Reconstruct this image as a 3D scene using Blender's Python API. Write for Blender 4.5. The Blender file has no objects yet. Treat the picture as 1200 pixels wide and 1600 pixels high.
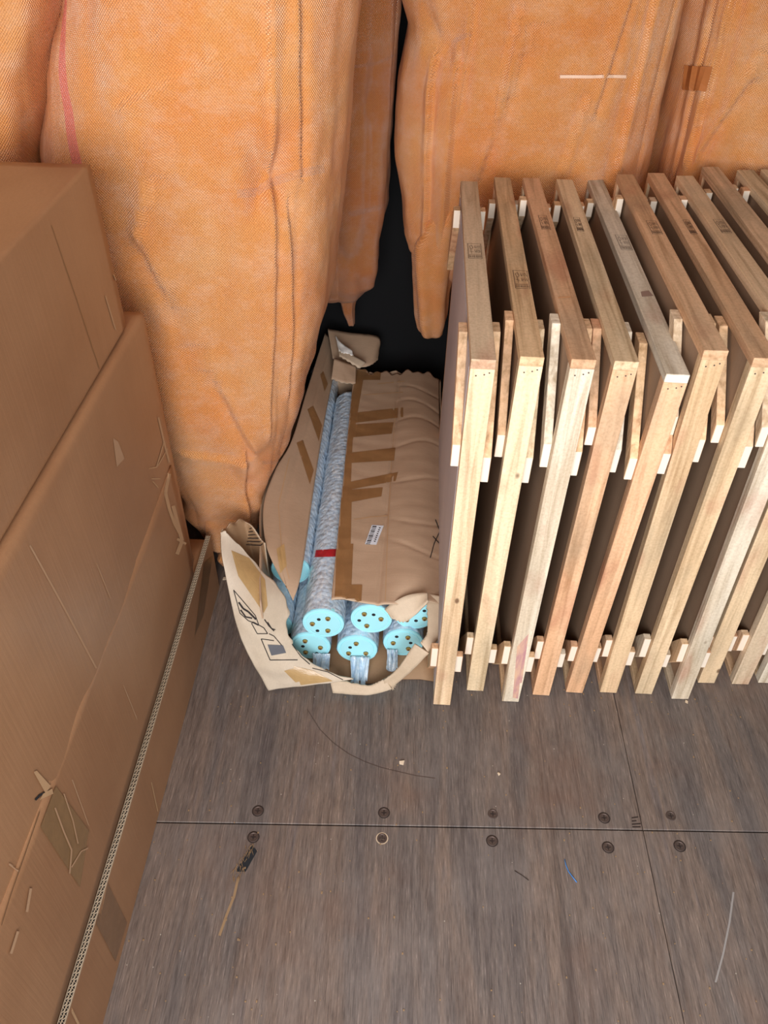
import bpy, bmesh, math, random
from mathutils import Vector, Matrix, noise
from mathutils.bvhtree import BVHTree

sc = bpy.context.scene
COL = sc.collection
random.seed(7)

# ------------------------------------------------------------------ camera
F = 1235.0; CX, CY = 600.0, 800.0; H = 1.8
def _n(v): return Vector(v).normalized()
_nad = _n((572-CX, 2200-CY, F))
_dep = Vector((665-CX, -290-CY, F)); _dep = (_dep - _nad*_dep.dot(_nad)).normalized()
_up = -_nad; _xx = _dep.cross(_up)
R = Matrix((_xx, _dep, _up))                    # camera (x right, y down, z forward) -> world
CAMPOS = Vector((0, 0, H))
cam_data = bpy.data.cameras.new('camera'); cam = bpy.data.objects.new('camera', cam_data); COL.objects.link(cam)
cam_data.sensor_fit = 'VERTICAL'; cam_data.sensor_height = 36; cam_data.sensor_width = 27
cam_data.lens = 36*F/1600; cam_data.clip_start = 0.02
_m = Matrix((R@Vector((1,0,0)), R@Vector((0,-1,0)), R@Vector((0,0,-1)))).transposed().to_4x4()
_m.translation = CAMPOS; cam.matrix_world = _m
sc.camera = cam

# ------------------------------------------------------------------ light
sc.view_settings.view_transform = 'Standard'; sc.view_settings.look = 'None'
sc.view_settings.exposure = 0.0; sc.view_settings.gamma = 1
w = bpy.data.worlds.new('world'); sc.world = w; w.use_nodes = True
w.node_tree.nodes['Background'].inputs[0].default_value = (0.80, 0.88, 1.0, 1)
w.node_tree.nodes['Background'].inputs[1].default_value = 0.5
def area(name, loc, rot, sx, sy, power, col):
    l = bpy.data.lights.new(name, 'AREA'); l.shape = 'RECTANGLE'; l.size = sx; l.size_y = sy
    l.energy = power; l.color = col
    o = bpy.data.objects.new(name, l); COL.objects.link(o); o.location = loc; o.rotation_euler = rot
    return o
# daylight entering by the open container doors behind the camera
DOOR = area('door_daylight', (-0.22, -1.25, 1.66), (math.radians(81), 0, 0), 2.1, 1.4, 120, (0.985, 0.985, 1.0))

# ------------------------------------------------------------------ pixel rays (photo frame 1200x1600) onto real planes / surfaces
def ray(u, v): return (R @ Vector(((u-CX)/F, (v-CY)/F, 1.0)))
def atz(u, v, z): r = ray(u, v); return CAMPOS + r*((z-H)/r.z)
def aty(u, v, y): r = ray(u, v); return CAMPOS + r*(y/r.y)
def atx(u, v, x): r = ray(u, v); return CAMPOS + r*(x/r.x)

# ------------------------------------------------------------------ materials
def srgb(r, g, b):
    f = lambda c: (c/255/12.92) if c/255 <= .04045 else ((c/255+.055)/1.055)**2.4
    return (f(r), f(g), f(b), 1)
class NT:
    def __init__(s, name):
        s.m = bpy.data.materials.new(name); s.m.use_nodes = True; s.t = s.m.node_tree
        s.b = s.t.nodes['Principled BSDF']
    def n(s, ty, **kw):
        nd = s.t.nodes.new(ty)
        for k, v in kw.items(): setattr(nd, k, v)
        return nd
    def l(s, a, b): s.t.links.new(a, b)
    def math(s, op, a, b=None, c=None, clamp=False):
        nd = s.n('ShaderNodeMath', operation=op); nd.use_clamp = clamp
        for i, x in enumerate((a, b, c)):
            if x is None: continue
            if isinstance(x, (int, float)): nd.inputs[i].default_value = x
            else: s.l(x, nd.inputs[i])
        return nd.outputs[0]
    def coords(s, which='Object', scale=(1,1,1), rand=0, loc=(0,0,0)):
        tc = s.n('ShaderNodeTexCoord'); out = tc.outputs[which]
        if rand:
            oi = s.n('ShaderNodeObjectInfo'); mu = s.math('MULTIPLY', oi.outputs['Random'], rand)
            va = s.n('ShaderNodeVectorMath', operation='ADD'); s.l(out, va.inputs[0]); s.l(mu, va.inputs[1]); out = va.outputs[0]
        mp = s.n('ShaderNodeMapping'); mp.inputs['Scale'].default_value = scale; mp.inputs['Location'].default_value = loc
        s.l(out, mp.inputs[0]); return mp.outputs[0]
    def noise(s, vec, scale, detail=4, rough=.5, dist=0):
        nd = s.n('ShaderNodeTexNoise'); nd.inputs['Scale'].default_value = scale; nd.inputs['Detail'].default_value = detail
        nd.inputs['Roughness'].default_value = rough; nd.inputs['Distortion'].default_value = dist
        s.l(vec, nd.inputs['Vector']); return nd.outputs[0]
    def ramp(s, fac, stops, interp='LINEAR'):
        nd = s.n('ShaderNodeValToRGB'); e = nd.color_ramp.elements; nd.color_ramp.interpolation = interp
        e[0].position, e[0].color = stops[0]; e[1].position, e[1].color = stops[-1]
        for p, c in stops[1:-1]:
            x = e.new(p); x.color = c
        s.l(fac, nd.inputs[0]); return nd.outputs[0]
    def mix(s, fac, a, b, mode='MIX'):
        nd = s.n('ShaderNodeMix', data_type='RGBA', blend_type=mode)
        for i, x in ((0, fac), (6, a), (7, b)):
            if isinstance(x, (int, float)): nd.inputs[i].default_value = x
            elif isinstance(x, tuple): nd.inputs[i].default_value = x
            else: s.l(x, nd.inputs[i])
        return nd.outputs[2]
    def bump(s, h, strength=.3, dist=.01, normal=None):
        nd = s.n('ShaderNodeBump'); nd.inputs['Strength'].default_value = strength; nd.inputs['Distance'].default_value = dist
        s.l(h, nd.inputs['Height'])
        if normal: s.l(normal, nd.inputs['Normal'])
        return nd.outputs[0]
    def set(s, **kw):
        for k, v in kw.items():
            k = k.replace('_', ' ')
            i = s.b.inputs[k]
            if isinstance(v, (int, float, tuple)): i.default_value = v
            else: s.l(v, i)
        return s.m
def g(v): return (v, v, v, 1)

def plain(name, col, rough=.6, metal=0, **kw):
    t = NT(name); return t.set(Base_Color=col, Roughness=rough, Metallic=metal, **kw)

def m_cardboard(name, base, dark, axis=1, spec=.3, rough=.62):
    t = NT(name)
    big = t.noise(t.coords(scale=(1,1,1), rand=9), 3.0, 4, .55)
    c = t.ramp(big, [(.3, dark), (.7, base)])
    sc_ = [140, 140, 140]; sc_[axis] = 3
    fl = t.noise(t.coords(scale=tuple(sc_), rand=9), 1.0, 2, .5)
    c = t.mix(.16, c, t.ramp(fl, [(.3, g(.78)), (.7, g(1.1))]), 'MULTIPLY')
    sp = t.noise(t.coords(rand=9), 700, 2, .7)
    c = t.mix(.25, c, t.ramp(sp, [(.35, g(.7)), (.6, g(1.1))]), 'MULTIPLY')
    h = t.math('ADD', fl, t.math('MULTIPLY', big, 2.0))
    return t.set(Base_Color=c, Roughness=rough, Specular_IOR_Level=spec, Normal=t.bump(h, .16, .002))

def m_wood(name, axis, tint=1.0):
    """sawn softwood, grain along the given local axis, colour differs from piece to piece"""
    t = NT(name)
    sc_ = [55, 55, 55]; sc_[axis] = 2.2
    v = t.coords(scale=tuple(sc_), rand=37)
    gr = t.noise(v, 1.0, 5, .6, .6)
    sc2 = [16, 16, 16]; sc2[axis] = 1.6
    wv = t.n('ShaderNodeTexWave', wave_type='RINGS'); wv.inputs['Scale'].default_value = 1.1; wv.inputs['Distortion'].default_value = 5
    wv.inputs['Detail'].default_value = 3
    t.l(t.coords(scale=tuple(sc2), rand=53), wv.inputs['Vector'])
    oi = t.n('ShaderNodeObjectInfo')
    base = t.ramp(oi.outputs['Random'], [(0, srgb(242,206,162)), (.25, srgb(236,188,148)), (.5, srgb(246,220,182)), (.75, srgb(224,188,146)), (1, srgb(236,226,206))])
    c = t.mix(.75, base, t.ramp(gr, [(.30, (.50,.42,.33,1)), (.5, g(.95)), (.68, g(1.14))]), 'MULTIPLY')
    c = t.mix(.35, c, t.ramp(wv.outputs[0], [(.0, (.72,.62,.5,1)), (.5, g(1.0)), (1, g(1.05))]), 'MULTIPLY')
    st = t.noise(t.coords(scale=tuple(4 if i != axis else 1.5 for i in range(3)), rand=71), 1.6, 3, .6)
    c = t.mix(t.math('MULTIPLY', t.ramp(st, [(.52, g(0)), (.68, g(1))]), .38), c, srgb(150,140,118))
    fz = t.noise(t.coords(rand=11), 160, 3, .7)
    c = t.mix(.5, c, t.ramp(fz, [(.3, (.72,.66,.58,1)), (.55, g(1)), (.75, g(1.12))]), 'MULTIPLY')
    st2 = t.noise(t.coords(scale=tuple(5 if i != axis else 2.2 for i in range(3)), rand=17), 2.1, 2, .5)
    c = t.mix(t.math('MULTIPLY', t.ramp(st2, [(.60, g(0)), (.72, g(1))]), .35), c, srgb(176,96,72))
    # knots
    sck = [9, 9, 9]; sck[axis] = 5
    vo = t.n('ShaderNodeTexVoronoi'); vo.inputs['Scale'].default_value = 1.0; vo.inputs['Randomness'].default_value = 1
    t.l(t.coords(scale=tuple(sck), rand=29), vo.inputs['Vector'])
    c = t.mix(t.ramp(vo.outputs['Distance'], [(.03, g(.8)), (.06, g(0))]), c, srgb(92,58,36))
    if tint != 1.0: c = t.mix(1.0, c, g(tint), 'MULTIPLY')
    return t.set(Base_Color=c, Roughness=.78, Specular_IOR_Level=.2, Normal=t.bump(gr, .35, .0015))

def m_bale(name, stripe=False, film_shade=False):
    """woven polypropylene: tapes crossing, printed orange; shiny"""
    t = NT(name)
    uv = t.coords('UV')
    sx = t.n('ShaderNodeSeparateXYZ'); t.l(uv, sx.inputs[0]); U, V = sx.outputs[0], sx.outputs[1]
    FQ = 2*math.pi*155
    a = t.math('SINE', t.math('MULTIPLY', U, FQ)); b = t.math('SINE', t.math('MULTIPLY', V, FQ))
    wv = t.math('MULTIPLY', a, b)                                    # checker of tapes
    n1 = t.noise(t.coords('UV'), 3.5, 4, .55)
    n2 = t.noise(t.coords('UV', scale=(1, 1, 1)), 260, 2, .6)
    ns = t.noise(t.coords('UV', scale=(14, 420, 1)), 1, 2, .6)
    c = t.ramp(n1, [(.3, srgb(244,152,78)), (.55, srgb(248,170,98)), (.75, srgb(250,188,128))])
    c = t.mix(.55, c, t.ramp(wv, [(.0, (.72,.62,.5,1)), (.5, g(1)), (.9, (1.12,1.25,1.45,1))]), 'MULTIPLY')
    c = t.mix(.5, c, t.ramp(n2, [(.3, (.8,.7,.6,1)), (.7, (1.12,1.2,1.3,1))]), 'MULTIPLY')
    # whitish plastic sheen painted into the colour in patches
    n3 = t.noise(t.coords('UV', scale=(1.2, 1.6, 1), loc=(3.1, .4, 0)), 9.0, 6, .7)
    sheen_mask = t.math('MULTIPLY', t.ramp(n3, [(.46, g(0)), (.68, g(1))]), t.ramp(ns, [(.35, g(.45)), (.65, g(.85))]))
    c = t.mix(t.math('MULTIPLY', sheen_mask, .34), c, srgb(254,222,196))
    if stripe:
        d = t.math('ABSOLUTE', t.math('SUBTRACT', U, t.math('ADD', t.math('MULTIPLY', V, stripe[0]), stripe[1])))
        mk = t.math('MULTIPLY', t.math('LESS_THAN', d, .016), t.math('GREATER_THAN', V, 1.12))
        c = t.mix(t.math('MULTIPLY', mk, .75), c, srgb(236,104,92))
    if film_shade: c = t.mix(1.0, c, (.62,.58,.62,1), 'MULTIPLY')  # shade of the set-back bale painted into its colour
    n4 = t.noise(t.coords('UV', scale=(1, .6, 1)), 16, 4, .6)
    bh = t.math('ADD', wv, t.math('MULTIPLY', n2, 1.0))
    b1 = t.bump(n4, .35, .012)
    nm = t.bump(bh, .8, .0018, b1)
    return t.set(Base_Color=c, Roughness=.20 if film_shade else .30, Specular_IOR_Level=.8, Normal=nm, Sheen_Weight=.15)

def m_floor():
    t = NT('floor_plywood')
    v = t.coords(scale=(70, 4.5, 1)); gr = t.noise(v, 1.0, 6, .65, .4)
    v2 = t.coords(scale=(9, .9, 1)); g2 = t.noise(v2, 1.0, 4, .6, .8)
    g3 = t.noise(t.coords(scale=(330, 20, 1)), 1.0, 3, .75)
    c = t.ramp(g2, [(.25, srgb(84,77,77)), (.45, srgb(108,98,93)), (.6, srgb(120,104,94)), (.75, srgb(100,96,99))])
    c = t.mix(.7, c, t.ramp(gr, [(.3, (.55,.5,.48,1)), (.5, g(1)), (.72, (1.3,1.28,1.22,1))]), 'MULTIPLY')
    c = t.mix(.8, c, t.ramp(g3, [(.32, g(.5)), (.50, g(1.0)), (.60, g(1.15)), (.70, g(2.0))]), 'MULTIPLY')
    # dark long veins
    v4 = t.coords(scale=(22, .7, 1), loc=(4.2, 1.1, 0)); g4 = t.noise(v4, 1.0, 3, .5, .5)
    c = t.mix(t.ramp(g4, [(.63, g(0)), (.74, g(.35))]), c, srgb(52,44,44))
    # worn grey dust
    g5 = t.noise(t.coords(scale=(3, 2, 1), loc=(1.3, 5, 0)), 1.4, 5, .65)
    c = t.mix(t.ramp(g5, [(.5, g(0)), (.72, g(.35))]), c, srgb(138,130,126))
    g6 = t.noise(t.coords(scale=(2.5, 2.5, 1), loc=(7.3, 2, 0)), 1.4, 3, .6)
    c = t.mix(t.ramp(g6, [(.55, g(0)), (.75, g(.35))]), c, srgb(110,78,62))
    # pale specks
    vo = t.n('ShaderNodeTexVoronoi'); vo.inputs['Scale'].default_value = 38
    t.l(t.coords(), vo.inputs['Vector'])
    cs = t.n('ShaderNodeSeparateColor'); t.l(vo.outputs['Color'], cs.inputs[0])
    spk = t.math('MULTIPLY', t.math('LESS_THAN', vo.outputs['Distance'], .055), t.math('GREATER_THAN', cs.outputs[0], .8))
    c = t.mix(t.math('MULTIPLY', spk, .7), c, srgb(190,182,168))
    rg = t.ramp(gr, [(.3, g(.62)), (.7, g(.42))])
    h = t.math('ADD', gr, t.math('MULTIPLY', g3, .6))
    return t.set(Base_Color=c, Roughness=rg, Specular_IOR_Level=.4, Normal=t.bump(h, .5, .0028))

def m_bubble():
    t = NT('bubble_wrap_film')
    vo = t.n('ShaderNodeTexVoronoi'); vo.inputs['Scale'].default_value = 62; vo.feature = 'SMOOTH_F1'; vo.inputs['Smoothness'].default_value = .2
    t.l(t.coords(), vo.inputs['Vector'])
    n = t.noise(t.coords(scale=(1, .5, 1)), 60, 4, .7, 1.5)
    n2 = t.noise(t.coords(), 14, 3, .6)
    c = t.ramp(n, [(.3, srgb(178,206,232)), (.5, srgb(206,228,246)), (.68, srgb(236,246,252))])
    c = t.mix(t.ramp(n2, [(.48, g(0)), (.7, g(.35))]), c, srgb(196,198,200))
    h = t.math('ADD', t.math('MULTIPLY', vo.outputs['Distance'], -1.5), n)
    return t.set(Base_Color=c, Roughness=.16, Specular_IOR_Level=.9, Normal=t.bump(h, .55, .004), Coat_Weight=.6, Coat_Roughness=.08)

def m_tape(name, col, rough=.28):
    t = NT(name)
    n = t.noise(t.coords(scale=(1, 1, 1)), 22, 4, .6)
    c = t.ramp(n, [(.3, tuple(x*.8 for x in col[:3])+(1,)), (.7, col)])
    return t.set(Base_Color=c, Roughness=rough, Specular_IOR_Level=.6, Normal=t.bump(n, .25, .004))

M = {}
M['carton'] = m_cardboard('carton_brown', srgb(174,130,94), srgb(158,114,80), axis=2, spec=.5, rough=.40)
M['kraft'] = m_cardboard('torn_carton_kraft', srgb(200,170,142), srgb(184,154,126), axis=0)
M['kraft_in'] = m_cardboard('carton_inner', srgb(176,142,108), srgb(150,118,88), axis=0)
M['tear'] = m_cardboard('torn_paper', srgb(214,194,168), srgb(190,166,138), axis=1)
M['wood_z'] = m_wood('sawn_wood_upright', 2)
M['wood_y'] = m_wood('sawn_wood_lengthwise_shaded', 1, .9)  # same wood, tint puts the shade of the top battens into the colour
M['wood_end'] = plain('fresh_cut_wood', srgb(240,224,204), .8)
M['panel'] = m_cardboard('panel_board', srgb(176,146,120), srgb(152,124,100), axis=2)
M['grey_panel'] = m_cardboard('grey_board', srgb(214,206,206), srgb(196,188,190), axis=2)
M['bale'] = m_bale('woven_plastic')
M['bale_film_shade'] = m_bale('woven_plastic_film_shade', False, True)  # film gloss, plus the shade of the gap put into the colour
_p, _q = aty(62,150,1.69), aty(105,262,1.69); _k = (_q.x-_p.x)/(_q.z-_p.z)
M['bale_s'] = m_bale('woven_plastic_striped', (_k, _p.x-_k*_p.z))
print('STRIPE', _p, _q)
M['floor'] = m_floor()
M['bubble'] = m_bubble()
M['cap'] = plain('cap_plastic', srgb(176,244,255), .3, 0, Coat_Weight=.3)
M['brass'] = plain('brass', srgb(214,168,96), .35, .8)
M['hole'] = plain('hole_dark', srgb(30,32,36), .9)
M['ink'] = plain('black_ink', srgb(44,36,34), .8)
M['stampink'] = plain('stamp_ink', srgb(74,50,40), .8)
M['greyink'] = plain('grey_ink', srgb(92,92,98), .6)
M['tape'] = m_tape('packing_tape', srgb(160,118,76))
M['pale'] = m_cardboard('pale_board', srgb(226,210,190), srgb(204,186,162), axis=1)
M['tape_y'] = m_tape('packing_tape_on_white', srgb(196,160,108))
M['tape_d'] = m_tape('packing_tape_dark', srgb(126,92,60))
M['redtape'] = m_tape('red_tape', srgb(196,40,52))
M['label'] = plain('label_paper', srgb(226,232,240), .5)
M['steel'] = plain('rusty_steel', srgb(98,84,78), .55, .6)
M['steel_d'] = plain('rust_dark', srgb(52,40,36), .8, .2)
M['silver'] = plain('staple_wire', srgb(210,214,220), .25, 1)
M['blue'] = plain('blue_plastic_thread', srgb(50,130,205), .5)
M['scuff'] = plain('pale_scuff', srgb(194,156,116), .8)
M['scuff_w'] = plain('white_scuff', srgb(186,148,114), .8)
M['splinter'] = plain('raw_splinter', srgb(150,122,90), .85)
M['sub'] = plain('subfloor_dark', srgb(30,26,24), .9)
M['wall'] = plain('container_paint', srgb(120,126,130), .6)
M['ceil'] = plain('ceiling_paint', srgb(186,180,174), .7)
M['backing'] = plain('gap_black', srgb(7,8,11), .9)  # black of the added shape that darkens the gap
M['dust_w'] = plain('chalk_scratch', srgb(150,144,140), .9)
def m_film():
    t = NT('clear_film')
    n = t.noise(t.coords(), 45, 4, .7, 1)
    return t.set(Base_Color=srgb(232,236,240), Roughness=.12, Transmission_Weight=.75, IOR=1.25, Specular_IOR_Level=.8,
                 Alpha=.22, Normal=t.bump(n, .7, .01))
M['film'] = m_film()

# ------------------------------------------------------------------ mesh helpers
def link(name, me, mat, parent=None, smooth=False):
    o = bpy.data.objects.new(name, me); COL.objects.link(o)
    if mat is not None: me.materials.append(mat)
    if smooth:
        for p in me.polygons: p.use_smooth = True
    if parent: o.parent = parent
    return o
def bm_obj(name, bm, mat, parent=None, smooth=False):
    bmesh.ops.recalc_face_normals(bm, faces=bm.faces)
    me = bpy.data.meshes.new(name); bm.to_mesh(me); bm.free()
    return link(name, me, mat, parent, smooth)
def tag(o, label=None, cat=None, group=None, kind=None):
    if label: o['label'] = label
    if cat: o['category'] = cat
    if group: o['group'] = group
    if kind: o['kind'] = kind
    return o
def empty(name, loc, rot=(0,0,0)):
    o = bpy.data.objects.new(name, None); COL.objects.link(o); o.location = loc; o.rotation_euler = rot
    o.empty_display_size = .05; return o
def bm_box(bm, a, b, bev=0, seg=2):
    x0,y0,z0 = a; x1,y1,z1 = b
    vs = [bm.verts.new(p) for p in ((x0,y0,z0),(x1,y0,z0),(x1,y1,z0),(x0,y1,z0),(x0,y0,z1),(x1,y0,z1),(x1,y1,z1),(x0,y1,z1))]
    fs = [bm.faces.new([vs[i] for i in q]) for q in ((0,3,2,1),(4,5,6,7),(0,1,5,4),(1,2,6,5),(2,3,7,6),(3,0,4,7))]
    if bev:
        es = list({e for f in fs for e in f.edges})
        bmesh.ops.bevel(bm, geom=es, offset=bev, segments=seg, profile=.5, affect='EDGES')
def box(name, a, b, mat, parent=None, bev=0):
    bm = bmesh.new(); bm_box(bm, a, b, bev); return bm_obj(name, bm, mat, parent)
def end_grain(o):
    o.data.materials.append(M['wood_end'])
    for p in o.data.polygons:
        if p.normal.y < -.97: p.material_index = 1
def prism_yz(bm, pts, x0, x1, bev=0):
    """outline in the YZ plane extruded along x"""
    a = [bm.verts.new((x0, p[0], p[1])) for p in pts]; b = [bm.verts.new((x1, p[0], p[1])) for p in pts]
    fs = [bm.faces.new(a), bm.faces.new(b[::-1])]
    n = len(pts)
    for i in range(n): fs.append(bm.faces.new((a[i], b[i], b[(i+1)%n], a[(i+1)%n])))
    if bev:
        es = list({e for f in fs for e in f.edges})
        bmesh.ops.bevel(bm, geom=es, offset=bev, segments=1, affect='EDGES')
def cyl(bm, p0, p1, r0, r1=None, seg=24, cap=True):
    r1 = r0 if r1 is None else r1
    d = (p1-p0).normalized(); a = d.orthogonal().normalized(); b = d.cross(a)
    A = [bm.verts.new(p0+(a*math.cos(t)+b*math.sin(t))*r0) for t in [2*math.pi*i/seg for i in range(seg)]]
    B = [bm.verts.new(p1+(a*math.cos(t)+b*math.sin(t))*r1) for t in [2*math.pi*i/seg for i in range(seg)]]
    for i in range(seg): bm.faces.new((A[i], A[(i+1)%seg], B[(i+1)%seg], B[i]))
    if cap: bm.faces.new(A[::-1]); bm.faces.new(B)
def tube(bm, pts, r, seg=8):
    """round tube through points"""
    rings = []
    for i, p in enumerate(pts):
        d = (pts[min(i+1, len(pts)-1)] - pts[max(i-1, 0)]).normalized()
        a = d.cross(Vector((.13,.21,.97))).normalized(); b = d.cross(a)
        rr = r[i] if isinstance(r, (list, tuple)) else r
        rings.append([bm.verts.new(p+(a*math.cos(t)+b*math.sin(t))*rr) for t in [2*math.pi*k/seg for k in range(seg)]])
    for A, B in zip(rings, rings[1:]):
        for k in range(seg): bm.faces.new((A[k], A[(k+1)%seg], B[(k+1)%seg], B[k]))
    bm.faces.new(rings[0][::-1]); bm.faces.new(rings[-1])
def grid_obj(name, f, nu, nv, mat, parent=None, thick=0, smooth=True, mat2=None):
    """sheet p=f(s,t), thickened"""
    bm = bmesh.new()
    vs = [[bm.verts.new(f(i/nu, j/nv)) for j in range(nv+1)] for i in range(nu+1)]
    for i in range(nu):
        for j in range(nv):
            bm.faces.new((vs[i][j], vs[i+1][j], vs[i+1][j+1], vs[i][j+1]))
    me = bpy.data.meshes.new(name); bm.normal_update(); bm.to_mesh(me); bm.free()
    o = link(name, me, mat, parent, smooth)
    if thick:
        md = o.modifiers.new('thickness', 'SOLIDIFY'); md.thickness = thick; md.offset = 0
        if mat2: me.materials.append(mat2); md.material_offset_rim = 1
    return o

# decals that lie on a surface (tape, ink, scratches): the outline is laid on the real surface, a fraction of a mm proud
def bvh_of(objs):
    dg = bpy.context.evaluated_depsgraph_get(); verts = []; polys = []
    for o in objs:
        e = o.evaluated_get(dg); me = e.to_mesh(); b = len(verts); mw = o.matrix_world
        verts += [mw @ v.co for v in me.vertices]; polys += [[b+i for i in p.vertices] for p in me.polygons]
        e.to_mesh_clear()
    return BVHTree.FromPolygons(verts, polys)
def hit(bvh, u, v, off):
    r = ray(u, v).normalized(); p, n, i, d = bvh.ray_cast(CAMPOS, r)
    if p is None: return None
    if n.dot(r) > 0: n = -n
    return p + n*off
def place_patch(name, bvh, quads, mat, parent, off=.0008, res=6):
    """quads: lists of four photo points lying on the surface"""
    bm = bmesh.new()
    for q in quads:
        vs = []
        for i in range(res+1):
            row = []
            for j in range(res+1):
                s, t = i/res, j/res
                u = (q[0][0]*(1-s)+q[1][0]*s)*(1-t) + (q[3][0]*(1-s)+q[2][0]*s)*t
                v = (q[0][1]*(1-s)+q[1][1]*s)*(1-t) + (q[3][1]*(1-s)+q[2][1]*s)*t
                p = hit(bvh, u, v, off); row.append(bm.verts.new(p) if p else None)
            vs.append(row)
        for i in range(res):
            for j in range(res):
                f = (vs[i][j], vs[i+1][j], vs[i+1][j+1], vs[i][j+1])
                if None in f: continue
                c = [x.co for x in f]
                if max((c[a]-c[b]).length for a in range(4) for b in range(a)) > .12: continue
                bm.faces.new(f)
    bmesh.ops.delete(bm, geom=[v for v in bm.verts if not v.link_faces], context='VERTS')
    if not bm.faces: bm.free(); return None
    me = bpy.data.meshes.new(name); bm.to_mesh(me); bm.free()
    o = link(name, me, mat)
    if parent:
        bpy.context.view_layer.update(); me.transform(parent.matrix_world.inverted()); o.parent = parent
    return o
def line_quads(pts, w):
    out = []
    for (a, b) in zip(pts, pts[1:]):
        dx, dy = b[0]-a[0], b[1]-a[1]; L = math.hypot(dx, dy) or 1; nx, ny = -dy/L*w/2, dx/L*w/2
        out.append([(a[0]+nx, a[1]+ny), (b[0]+nx, b[1]+ny), (b[0]-nx, b[1]-ny), (a[0]-nx, a[1]-ny)])
    return out

# ================================================================== SETTING
def build_floor():
    bm = bmesh.new()
    # plywood sheets with a cross joint near y = 0.92 and lengthwise joints
    def sheet(q, z0=-.028, z1=0.0):
        A = [bm.verts.new((x, y, z0)) for x, y in q]; B = [bm.verts.new((x, y, z1)) for x, y in q]
        fs = [bm.faces.new(A[::-1]), bm.faces.new(B)]
        for i in range(4): fs.append(bm.faces.new((A[i], A[(i+1)%4], B[(i+1)%4], B[i])))
        es = list({e for f in fs for e in f.edges}); bmesh.ops.bevel(bm, geom=es, offset=.0012, segments=1, affect='EDGES')
    sy = lambda x: .915 + .030*(x)           # cross joint line
    gp = .0016
    xs = [-1.2, .6065, 1.25]
    for a, b in zip(xs, xs[1:]):
        a2, b2 = a+gp*.5, b-gp*.5
        sheet([(a2, sy(a)+gp), (b2, sy(b)+gp), (b2, 3.7), (a2, 3.7)])
        sheet([(a2, -1.5), (b2, -1.5), (b2, sy(b)-gp), (a2, sy(a)-gp)])
    o = bm_obj('floor', bm, M['floor']); tag(o, kind='structure')
    s = box('floor', (-1.2, -1.5, -.06), (1.25, 3.7, -.0285), M['sub']); tag(s, kind='structure')
    return o
floor = build_floor()
def corrugated_wall(name, x, y0, y1, sgn):
    bm = bmesh.new(); pr = []; y = y0; k = 0
    while y < y1:
        for dy, dx in ((0, 0), (.07, 0), (.10, .036), (.17, .036)):
            pr.append((x+sgn*dx, min(y+dy, y1)))
        y += .20
    for i in range(len(pr)-1):
        a, b = pr[i], pr[i+1]
        v = [bm.verts.new((a[0], a[1], -.03)), bm.verts.new((b[0], b[1], -.03)), bm.verts.new((b[0], b[1], 2.4)), bm.verts.new((a[0], a[1], 2.4))]
        bm.faces.new(v)
    o = bm_obj(name, bm, M['wall']); md = o.modifiers.new('t', 'SOLIDIFY'); md.thickness = .003
    return tag(o, kind='structure')
corrugated_wall('wall_left', -1.21, -1.5, 3.7, -1)
corrugated_wall('wall_right', 1.25, -1.5, 3.7, 1)
tag(box('wall_back', (-1.25, 3.7, -.03), (1.29, 3.72, 2.4), M['wall']), kind='structure')
tag(box('ceiling', (-1.25, -1.5, 2.4), (1.29, 3.72, 2.43), M['ceil']), kind='structure')

# ================================================================== CARTONS ON THE LEFT
def carton_body(name, a, b, mat, parent, bev=.012, bulge=.008, seed=0, n=22):
    """closed carton with softened edges, slightly swollen sides"""
    bm = bmesh.new(); bm_box(bm, a, b)
    bmesh.ops.subdivide_edges(bm, edges=bm.edges[:], cuts=n, use_grid_fill=True)
    ax, ay, az = a; bx_, by_, bz_ = b
    for v in bm.verts:
        x, y, z = v.co
        s, t, r = (x-ax)/(bx_-ax), (y-ay)/(by_-ay), (z-az)/(bz_-az)
        nz = noise.noise(Vector((x*3+seed, y*3, z*3)))*.004
        if s > .999: v.co.x += (bulge*math.sin(math.pi*r)+nz)*min(1, 8*min(t, 1-t))*min(1, 8*min(r, 1-r))
        if t > .999: v.co.y += (bulge*math.sin(math.pi*r)*math.sin(math.pi*s))
        if r > .999: v.co.z += -.004*math.sin(math.pi*s)*math.sin(math.pi*t)
    # soften the corners
    for v in bm.verts:
        c = v.co; q = Vector((min(max(c.x, ax+bev), bx_-bev+1e9*0), min(max(c.y, ay+bev), by_-bev), min(max(c.z, az+bev), bz_-bev)))
        q = Vector((min(max(c.x, ax+bev), bx_-bev), q.y, q.z)); d = c-q
        if sum(1 for k in d if abs(k) > 1e-5) > 1:
            L = d.length
            m_ = max(abs(k) for k in d)
            v.co = q + d*(bev/L if L > bev else 1)
    return bm_obj(name, bm, mat, parent, True)

XC = -.550
# top carton
cA = empty('cardboard_carton', (-.87, .6, 1.0)); tag(cA, 'big plain cardboard carton on top of the stack at the left edge', 'carton')
def sub(o, parent):
    bpy.context.view_layer.update(); o.parent = parent; o.matrix_parent_inverse = Matrix.Identity(4)
    o.data.transform(parent.matrix_world.inverted()); return o
bA = sub(carton_body('body', (-1.17, -.35, 1.003), (-.574, 1.45, 1.325), M['carton'], None, .004, .004, 1, 60), cA)
# middle carton
cB = empty('cardboard_carton', (-.87, .6, .235)); tag(cB, 'tall scuffed cardboard carton in the middle of the left stack with a patch of tape', 'carton')
bB = sub(carton_body('body', (-1.17, -.35, .232), (XC-.010, 1.535, .998), M['carton'], None, .014, .004, 5, 60), cB)
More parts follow.
